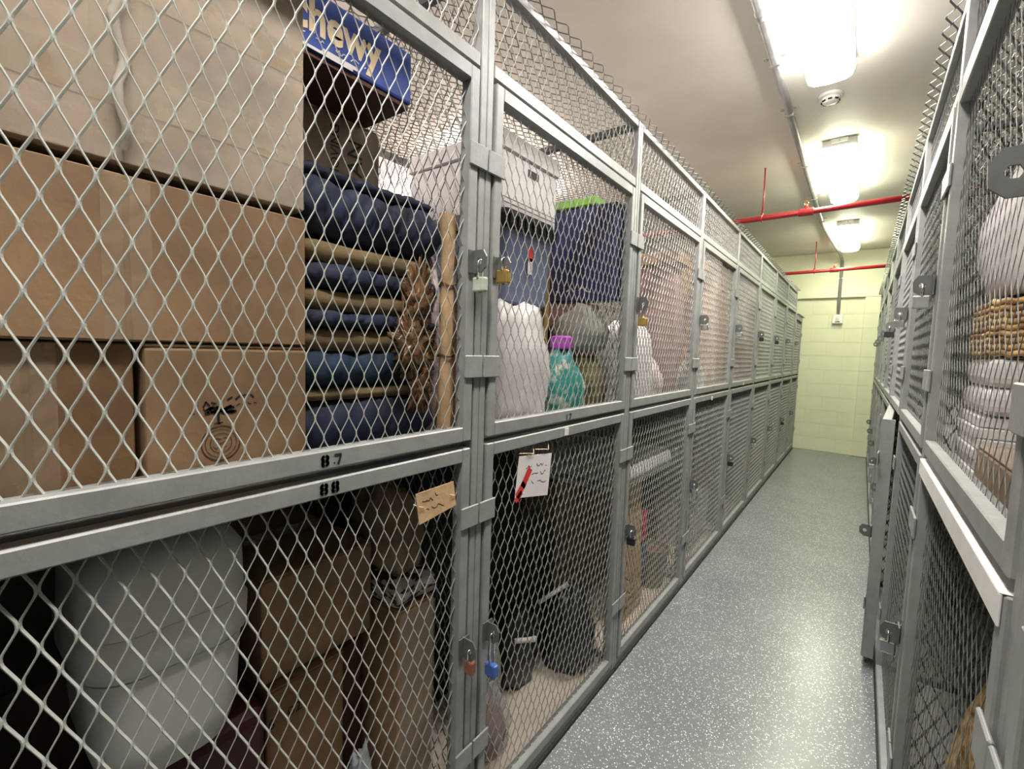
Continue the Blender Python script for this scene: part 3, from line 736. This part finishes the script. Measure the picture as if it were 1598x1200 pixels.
part('body', tub_mb([(.075, .06, .656), (.105, .09, .67), (.116, .102, .72), (.122, .108, .845)], -.945, .246, .06), 'white', t, smooth=True)
part('rim', tub_mb([(.122, .108, .846), (.130, .116, .856), (.132, .118, .905), (.128, .114, .915)], -.945, .246, .065), 'white', t, smooth=True)
part('lid', tub_mb([(.128, .114, .916), (.125, .112, 1.00), (.11, .095, 1.03), (.07, .05, 1.04)], -.945, .246, .065), 'white', t, smooth=True)
t = carton('brown carton stacked on the hand-numbered carton in the lower left cage', -1.40, -.950, .425, .695, .632, .862, 'card', group='cartons in the nearest left lower cage')
t = carton('lower brown carton marked 6 02 by hand', -1.38, -.932, .425, .605, FLOOR, .628, 'card_dark', group='cartons in the nearest left lower cage')
T6 = frame_x(-.9308) @ Matrix.Translation((.452, .555, 0)) @ Matrix.Rotation(R(6), 4, 'Z')
part('handwriting', text_mb('6   02', .032, T6 @ Matrix.Translation((.012, 0, 0))), 'ink', t)
carton('narrow dark carton between the numbered carton and the tall wrapped box', -1.38, -.99, .615, .695, FLOOR, .60, 'brown', tape=False)
t = bag('pale blue crumpled plastic bag low in the nearest left cage', (-.93, .655), (.05, .04, .16), 'palebag', 11, FLOOR, True, amp=.3, name='plastic_bag')
t = carton('tall film-wrapped carton in the corner of the nearest left lower cage', -1.15, -.862, .712, .830, FLOOR, .700, 'card', tape=False)
P = [[(-.8585 + .004 * noise.noise(Vector((i * .8, j * .6, 8))), .713 + .116 * j / 10, .06 + .63 * i / 30) for j in range(11)] for i in range(31)]
part('stretch_film', MB().grid(P), 'film', t, smooth=True)
single('zebra_cloth', 'zebra-striped cloth roll on the tall wrapped carton', 'cloth', slab(-1.12, -.855, .705, .830, .702, .770, 71, .012), 'zebra', (-1.0, .78, .702), smooth=True)
bag('tan burlap sack on top of the zebra-striped cloth', (-.985, .762), (.12, .058, .13), 'burlap', 14, .772, False, name='burlap_sack', amp=.18)

# cardboard tag tied to the lower door
c4 = [(.649, 1.040), (.763, 1.044), (.773, .985), (.661, .969)]
mb = MB(); P = []
for x in (-.7395, -.7375):
    b = len(mb.v); mb.v += [(x, a, z) for a, z in c4]
mb.f += [(3, 2, 1, 0), (4, 5, 6, 7)] + [(i, (i + 1) % 4, 4 + (i + 1) % 4, 4 + i) for i in range(4)]
t = thing('cardboard_tag', 'small brown cardboard tag wired to the nearest left lower door', 'tag', (-.738, .71, .969))
part('card', mb, 'kraft', t)
TG = frame_x(-.7371); mb = MB()
scribble(mb, .668, 1.020, .035, .012, .0022, TG, 61, -.1); scribble(mb, .705, 1.026, .035, .010, .0020, TG, 62, -.1); scribble(mb, .68, 1.0, .06, .010, .0018, TG, 63, -.05)
part('handwriting', mb, 'inkfade', t)
for y, z in ((.662, 1.008), (.757, 1.012)):
    part('wire_tie', MB().tube([(-.752, y - .006, z + .004), (-.736, y - .003, z + .002), (-.734, y + .004, z), (-.736, y + .010, z - .008)], .0012, 6), 'cream', t)

# ---- second left cage, upper compartment
t = thing('storage_crate', 'dark red crate under the slate storage bin', 'crate', (-1.2, 1.28, SHELF))
part('body', MB().box(-1.45, -.955, 1.12, 1.44, SHELF, 1.50), 'redbrown', t, .006)
for z in (1.2, 1.3, 1.4): part('slat', MB().box(-.9545, -.949, 1.125, 1.435, z - .03, z + .03), 'redbrown', t, .002)
t = thing('storage_bin', 'slate blue storage bin with black lid and red sticker', 'storage bin', (-1.15, 1.29, 1.502))
P = []
part('body', tub_mb([(.235, .130, 1.503), (.238, .134, 1.51), (.25, .146, 1.735)], -1.16, 1.285, .03), 'slate', t, smooth=False)
ld = part('lid', tub_mb([(.252, .148, 1.736), (.262, .158, 1.740), (.262, .158, 1.775), (.25, .146, 1.795)], -1.16, 1.285, .035), 'blackpl', t)
for k in range(7):
    part('lid_rib', MB().box(-.8985, -.893, 1.150 + k * .042, 1.170 + k * .042, 1.742, 1.775), 'blackpl', ld, .002)
TS = frame_x(-.9105); mb = MB(); stroke(mb, [(1.285, 1.685), (1.285, 1.658)], .028, TS)
part('red_sticker', mb, 'redpl', t)
mb = MB(); stroke(mb, [(1.285, 1.652), (1.285, 1.615)], .026, TS); part('white_sticker', mb, 'whitecard', t)
mb = MB(); scribble(mb, 1.274, 1.64, .022, .012, .003, frame_x(-.9098), 77); part('sticker_print', mb, 'ink', t)
t = thing('archive_box', 'white archive box with hand hole and lid on the slate bin', 'box', (-1.15, 1.33, 1.797))
part('body', MB().box(-1.38, -.945, 1.165, 1.485, 1.797, 1.985), 'whitecard', t, .004)
part('lid', MB().box(-1.387, -.938, 1.158, 1.492, 1.9855, 2.045), 'whitecard', t, .004)
mb = MB(); stroke(mb, [(1.31, 1.950), (1.36, 1.950)], .026, frame_x(-.9442)); part('hand_hole', mb, 'ink', t)
mb = MB(); stroke(mb, [(1.17, 1.84), (1.48, 1.84)], .0025, frame_x(-.9442)); stroke(mb, [(1.17, 1.825), (1.48, 1.825)], .0025, frame_x(-.9442)); part('crease_line', mb, 'inkfade', t)
t = thing('picture_board', 'narrow gold-brown wooden board between slate bin and navy box', 'board', (-1.0, 1.475, SHELF))
part('panel', MB().box(-1.25, -.965, 1.458, 1.472, SHELF + .001, 1.775), 'wood', t, .003)
part('edge_moulding', MB().box(-.964, -.953, 1.452, 1.478, SHELF + .001, 1.78), 'brass', t, .003)
# navy box and green folder on bags
bag('olive brown patterned cloth bag at the right corner of the second cage', (-.90, 1.66), (.095, .072, .125), 'olive', 16, SHELF, False, name='cloth_bag', amp=.15)
bag('grey-green crumpled bag under the navy box', (-.905, 1.655), (.105, .085, .10), 'baggrey', 18, 1.358, False, name='plastic_bag', amp=.2)
t = thing('dark_backing', 'black backing shape added to darken the back right corner behind the grey-green bag', 'bag', (-1.25, 1.62, SHELF))  # black shape added to darken the gap behind the bags
part('body', tub_mb([(.20, .09, SHELF + .001), (.24, .115, 1.17), (.245, .12, 1.42), (.20, .10, 1.52), (.08, .04, 1.545)], -1.31, 1.612, .08), 'black', t, smooth=True)
part('handle', MB().tube([(-1.064, 1.56, 1.40), (-1.05, 1.57, 1.45), (-1.05, 1.65, 1.45), (-1.064, 1.66, 1.40)], .010, 8), 'blackpl', t, smooth=True)
t = thing('navy_box', 'navy blue printed box upright behind the second upper door', 'box', (-.93, 1.70, 1.545))
part('body', MB().box(-1.10, -.785, 1.665, 1.742, 1.556, 1.930), 'navyflat', t, .006, False, 2)
TN = Matrix(((1, 0, 0, 0), (0, 0, -1, 1.6642), (0, 1, 0, 0), (0, 0, 0, 1)))   # faces the camera end (-Y): right = +X
mb = MB(); scribble(mb, -1.04, 1.60, .16, .03, .006, TN, 81); part('silver_print', mb, 'whitecard', t)
mb = MB(); scribble(mb, -.95, 1.83, .10, .06, .005, TN, 83); part('red_print', mb, 'redbrown', t)
t = thing('green_folder', 'lime green folder lying on the navy box', 'folder', (-.98, 1.70, 1.931))
part('cover', MB().box(-1.09, -.87, 1.655, 1.745, 1.9315, 1.962), 'lime', t, .003)
part('paper_block', MB().box(-1.092, -.872, 1.6585, 1.741, 1.936, 1.957), 'lime', t)
bag('full white plastic trash bag at the front of the second upper cage', (-.868, 1.145), (.074, .152, .212), 'bagwhite', 21, SHELF, False, amp=.17, p=.6, taper=.08, freq=2.8)
t = thing('teal_bag', 'teal patterned bag with magenta cap beside the white trash bag', 'bag', (-.855, 1.40, SHELF))
part('body', blob_mb((-.862, 1.425, 1.226), (.072, .115, .145), 26, .16, 2.4, .75, flat=-.74, taper=.45), 'tealbag', t, smooth=True)
cp_ = part('cap', MB().lathe([(.036, 0), (.038, .006), (.037, .04), (.030, .046)], (-.858, 1.42, 1.362), 20), 'magenta', t)
for k in range(10):
    a = k * math.pi / 5
    part('cap_rib', MB().box(.0375, .040, -.004, .004, .006, .038, Matrix.Translation((-.858, 1.42, 1.362)) @ Matrix.Rotation(a, 4, 'Z')), 'magenta', cp_)

# ---- second left cage, lower compartment
c4 = [(1.026, 1.058), (1.196, 1.040), (1.180, .912), (1.012, .942)]
mb = MB()
for x in (-.7425, -.7412): mb.v += [(x, a, z) for a, z in c4]
mb.f += [(3, 2, 1, 0), (4, 5, 6, 7)] + [(i, (i + 1) % 4, 4 + (i + 1) % 4, 4 + i) for i in range(4)]
t = thing('paper_sign', 'white paper sign with red mark hung on the second lower door', 'sign', (-.742, 1.1, .912))
part('sheet', mb, 'whitecard', t)
TS = frame_x(-.7408)
mb = MB(); stroke(mb, [(1.025, .948), (1.05, .972), (1.078, 1.008)], .024, TS); stroke(mb, [(1.018, .935), (1.04, .95)], .016, TS); part('red_mark', mb, 'redpl', t)
mb = MB(); scribble(mb, 1.06, 1.022, .11, .012, .002, TS, 91, -.1); scribble(mb, 1.09, .995, .08, .012, .002, TS, 92, -.1); scribble(mb, 1.09, .97, .08, .012, .002, TS, 93, -.1); part('handwriting', mb, 'inkfade', t)
for y in (1.07, 1.15):
    part('wire_tie', MB().tube([(-.752, y - .03, 1.062), (-.738, y, 1.060), (-.737, y + .02, 1.056), (-.745, y + .03, 1.068)], .0013, 6), 'cream', t)
t = thing('dark_filler', 'large black filler shape added to darken the back of the second lower cage', 'dark filler', (-1.3, 1.3, FLOOR))  # black shape added where the compartment is only in shade
part('body', tub_mb([(.20, .36, FLOOR + .001), (.22, .38, .3), (.20, .385, .8), (.15, .37, 1.02), (.05, .30, 1.07)], -1.36, 1.30, .12), 'black', t, smooth=True)
part('zipper', MB().tube([(-1.139, 1.3, .12), (-1.137, 1.3, .3), (-1.158, 1.3, .8), (-1.2, 1.3, .98)], .004, 6), 'blackpl', t)
bag('black trash bag at the back left of the second lower cage', (-1.03, 1.42), (.09, .11, .17), 'bagblack', 31, FLOOR, True, group='black trash bags in the second lower cage')
bag('black trash bag at the right corner of the second lower cage', (-.905, 1.64), (.11, .11, .19), 'bagblack', 34, FLOOR, True, group='black trash bags in the second lower cage')
t = thing('plastic_bag', 'clear plastic bag with brown contents on the tan cage floor', 'bag', (-.905, 1.12, FLOOR))
part('contents', blob_mb((-.885, 1.10, .113), (.052, .062, .082), 41, .15, 2, .9, flat=-.74), 'redbrown', t, smooth=True)
part('film', blob_mb((-.885, 1.10, .150), (.065, .075, .130), 43, .25, 2.6, .85, flat=-.765, taper=.4), 'clear', t, smooth=True)
bag('small grey plastic bag leaning on the black trash bags', (-.985, 1.215), (.045, .05, .17), 'baggrey', 45, FLOOR, True, name='plastic_bag', amp=.25)
for (p0, p1, lab) in (((-.98, 1.52, .33), (-.90, 1.60, .40), 'white handle stick poking out of the black trash bags'), ((-.93, 1.30, .30), (-.90, 1.37, .285), 'short white tube lying on the grey plastic bag')):
    t = thing('white_stick', lab, 'stick', p0)
    part('shaft', MB().tube([p0, p1], .009, 10), 'white', t, smooth=True)
    dd = (Vector(p1) - Vector(p0)).normalized()
    part('end_cap', MB().tube([Vector(p1), Vector(p1) + dd * .012], .0105, 10), 'white', t, smooth=False)

# ---- third left cage
carton('dark carton added at the back of the third upper cage to block the bright wall', -1.80, -1.22, 1.83, 2.42, SHELF, 1.62, 'brown', tape=False)  # added to block the bright wall showing through the gap
t = thing('draped_stack', 'tall stack draped in mauve cloth with a brown top', 'draped stack', (-.95, 2.55, SHELF))
part('cloth', slab(-1.12, -.80, 2.475, 2.625, SHELF + .001, 1.83, 101, .012), 'mauve', t, smooth=True)
part('cardboard_top', MB().box(-1.13, -.79, 2.455, 2.63, 1.832, 1.895), 'card', t, .004)
bag('big white pillow-shaped plastic bag in the third upper cage', (-.89, 2.07), (.09, .18, .215), 'bagwhite', 51, SHELF, False, amp=.10, p=.55, name='plastic_bag', taper=.1)
bag('smaller pinkish white bag right of the big white pillow bag', (-.89, 2.355), (.075, .075, .115), 'bagpink', 53, SHELF, True, amp=.2, name='plastic_bag')
carton('plain carton carrying the white board in the third lower cage', -1.55, -1.10, 1.84, 2.60, FLOOR, .738, 'burlap', tape=False)
t = thing('white_board', 'thick white rounded board jutting forward in the third lower cage', 'board', (-1.15, 2.22, .739))
part('board', tub_mb([(.345, .37, .740), (.36, .383, .752), (.362, .385, .80), (.35, .375, .828)], -1.168, 2.225, .07), 'white', t, smooth=True)
part('edge_band', tub_mb([(.363, .386, .765), (.366, .389, .768), (.366, .389, .782), (.363, .386, .785)], -1.168, 2.225, .07), 'baggrey', t)
mb = MB()
P = []
for i in range(15):
    f = i / 14; z = FLOOR + .001 + .64 * f; xx = -.835 - .03 * f + .014 * noise.noise(Vector((i * .7, 2, 2))) * (1.5 if f < .3 else .5)
    P.append([(xx + .006 * noise.noise(Vector((i * .5, j * .7, 5))), 1.985 + .03 * (1 - f) + (.30 - .03 * (1 - f)) * j / 8, z + .012 * j / 8) for j in range(9)])
t = thing('flattened_carton', 'leaning flattened cardboard panel with handwriting in the third lower cage', 'cardboard', (-.84, 2.13, FLOOR))
pm = MB().grid(P); Pb = [[(x - .007, y, z) for x, y, z in row] for row in P]; pm.grid(Pb)
pm.grid([P[0], Pb[0]]).grid([P[-1], Pb[-1]]).grid([[r_[0] for r_ in P], [r_[0] for r_ in Pb]]).grid([[r_[-1] for r_ in P], [r_[-1] for r_ in Pb]])
part('sheet', pm, 'kraft', t)
part('torn_edge', MB().tube([(p[0] + .001, p[1], p[2] + .003) for p in P[-1]], .004, 6), 'cream', t)
mb = MB(); TC = frame_x(-.826)
scribble(mb, 2.04, .27, .16, .05, .006, TC, 111); scribble(mb, 2.05, .20, .16, .04, .005, TC, 112, -.1); scribble(mb, 2.05, .14, .12, .04, .005, TC, 113)
part('handwriting', mb, 'ink', t)
t = thing('flower_pot', 'grey stone pot with brown soil in the third lower cage', 'pot', (-.87, 2.52, FLOOR))
part('pot', MB().lathe([(.055, .001), (.06, .006), (.085, .19), (.092, .195), (.094, .225), (.084, .226), (.080, .20)], (-.87, 2.52, FLOOR), 24), 'pot', t, smooth=False)
part('soil', MB().lathe([(.079, .196), (.05, .205), (.01, .208)], (-.87, 2.52, FLOOR), 20), 'redbrown', t, smooth=True)
t = thing('umbrella', 'folded blue and red umbrella standing behind the cardboard panel', 'umbrella', (-.875, 2.385, FLOOR))
part('canopy', MB().tube([(-.875, 2.385, .09), (-.88, 2.383, .12), (-.885, 2.38, .32), (-.89, 2.38, .34)], [.008, .02, .034, .03], 10), 'bluebag', t, smooth=True)
part('red_band', MB().tube([(-.89, 2.38, .341), (-.892, 2.38, .35), (-.897, 2.378, .50), (-.899, 2.378, .515)], [.030, .036, .036, .028], 10), 'pink', t, smooth=True)
part('tip', MB().tube([(-.875, 2.385, FLOOR + .001), (-.875, 2.385, .089)], .006, 8), 'chrome', t)
part('handle', MB().tube([(-.899, 2.378, .516), (-.903, 2.376, .60), (-.905, 2.37, .645), (-.905, 2.35, .655), (-.905, 2.335, .64)], .009, 8), 'bluebag', t, smooth=True)
bag('small white rumpled bag behind the stone pot', (-1.015, 2.50), (.05, .06, .20), 'baggrey', 61, FLOOR, True, name='plastic_bag', amp=.25)

# ---- fourth, fifth and farther left cages
t = carton('tall brown wardrobe carton in the fourth upper cage', -1.12, -.79, 3.22, 3.545, SHELF, 1.98, 'wood', tape=True)
part('hand_hole', MB().box(-.7898, -.7892, 3.34, 3.42, 1.78, 1.80), 'ink', t)
bag('dark rumpled bag at the foot of the wardrobe carton', (-.88, 3.08), (.08, .10, .12), 'baggrey', 65, SHELF, False, name='plastic_bag', amp=.2)
t = thing('wire_basket', 'white box-shaped basket on the floor of the fourth lower cage', 'basket', (-.95, 3.3, FLOOR))
part('shell', tub_mb([(.12, .17, FLOOR + .001), (.125, .175, .06), (.14, .19, .36), (.142, .192, .365)], -.95, 3.31, .03), 'whitecard', t)
part('rim', tub_mb([(.148, .198, .366), (.15, .20, .37), (.15, .20, .385), (.145, .195, .39)], -.95, 3.31, .03), 'baggrey', t)
carton('red-brown box at the front of the fifth upper cage', -1.15, -.80, 3.80, 4.44, SHELF, 1.50, 'redbrown')
bag('pale yellow sack on top of the red-brown box', (-1.0, 4.24), (.10, .17, .27), 'yellow', 71, 1.501, False, name='storage_sack', amp=.2)
bag('crinkled clear-white bag on the front of the red-brown box', (-.865, 3.92), (.05, .10, .12), 'bagwhite', 73, 1.501, True, name='plastic_bag', amp=.3)
bag('blue cloth bag on the floor of the fifth lower cage', (-.87, 3.86), (.08, .12, .2), 'bluebag', 75, FLOOR, True, name='cloth_bag', amp=.2)
carton('plain carton on the floor of the fifth lower cage', -1.5, -1.02, 3.75, 4.35, FLOOR, .55, 'card')
carton('olive carton in the sixth upper cage behind a dim mesh door', -1.4, -.85, 4.65, 5.30, SHELF, 1.62, 'burlap', tape=False)
carton('brown carton in the sixth lower cage behind a dim mesh door', -1.4, -.88, 4.62, 5.28, FLOOR, .62, 'card')
bag('pale sack in the seventh upper cage far down the aisle', (-.98, 5.85), (.15, .3, .35), 'baggrey', 81, SHELF, False, name='storage_sack', amp=.15)
carton('grey-brown carton in the seventh lower cage far down the aisle', -1.4, -.9, 5.55, 6.2, FLOOR, .7, 'burlap', tape=False)
carton('carton in the eighth upper cage near the far wall', -1.4, -.9, 6.5, 7.1, SHELF, 1.7, 'burlap', tape=False)

# ---- nearest right cage contents (seen end-on through the mesh)
bag('white woven sack high in the nearest right cage', (.36, 1.40), (.17, .14, .20), 'bagwhite', 91, 1.492, False, name='storage_sack', amp=.12, p=.6)
t = thing('wicker_basket', 'amber wicker basket under the white sack in the right cage', 'basket', (.36, 1.41, 1.372))
mb = MB()
for k in range(9):
    z = 1.378 + k * .0125
    p = rrect(.365, 1.41, .165, .125, .05); mb.tube([(a, b, z + .002 * (1 if i % 2 else -1)) for i, (a, b) in enumerate(p)] + [(p[0][0], p[0][1], z)], .0068, 6)
part('weave', mb, 'amber', t, smooth=True)
part('liner', tub_mb([(.155, .115, 1.3725), (.158, .118, 1.38), (.158, .118, 1.485)], .365, 1.41, .045), 'brown', t)
t = thing('towel', 'folded white towel under the wicker basket in the right cage', 'towel', (.36, 1.41, 1.252))
part('lower_fold', MB().box(.195, .53, 1.285, 1.53, 1.253, 1.308), 'bagwhite', t, .02, False, 3)
part('upper_fold', MB().box(.198, .528, 1.288, 1.528, 1.309, 1.368), 'whitecard', t, .02, False, 3)
t = thing('paper_stack', 'stack of white papers at the bottom of the right upper cage', 'paper stack', (.36, 1.41, SHELF))
for k in range(6):
    part('ream', MB().box(.19 + .004 * (k % 2), .50, 1.29 + .005 * (k % 3), 1.53, SHELF + .001 + k * .022, SHELF + .0215 + k * .022), 'whitecard', t, .002)
carton('brown carton at the front of the nearest right upper cage', .19, .60, .98, 1.26, SHELF, 1.20, 'card_pale', tape=False)
bag('brown fur-like rumpled bag in the nearest right lower cage', (.305, 1.28), (.115, .15, .40), 'amber', 95, FLOOR, False, name='cloth_bag', amp=.2)
carton('dark carton at the back of the nearest right lower cage', .50, 1.0, .8, 1.4, FLOOR, .8, 'brown', tape=False)
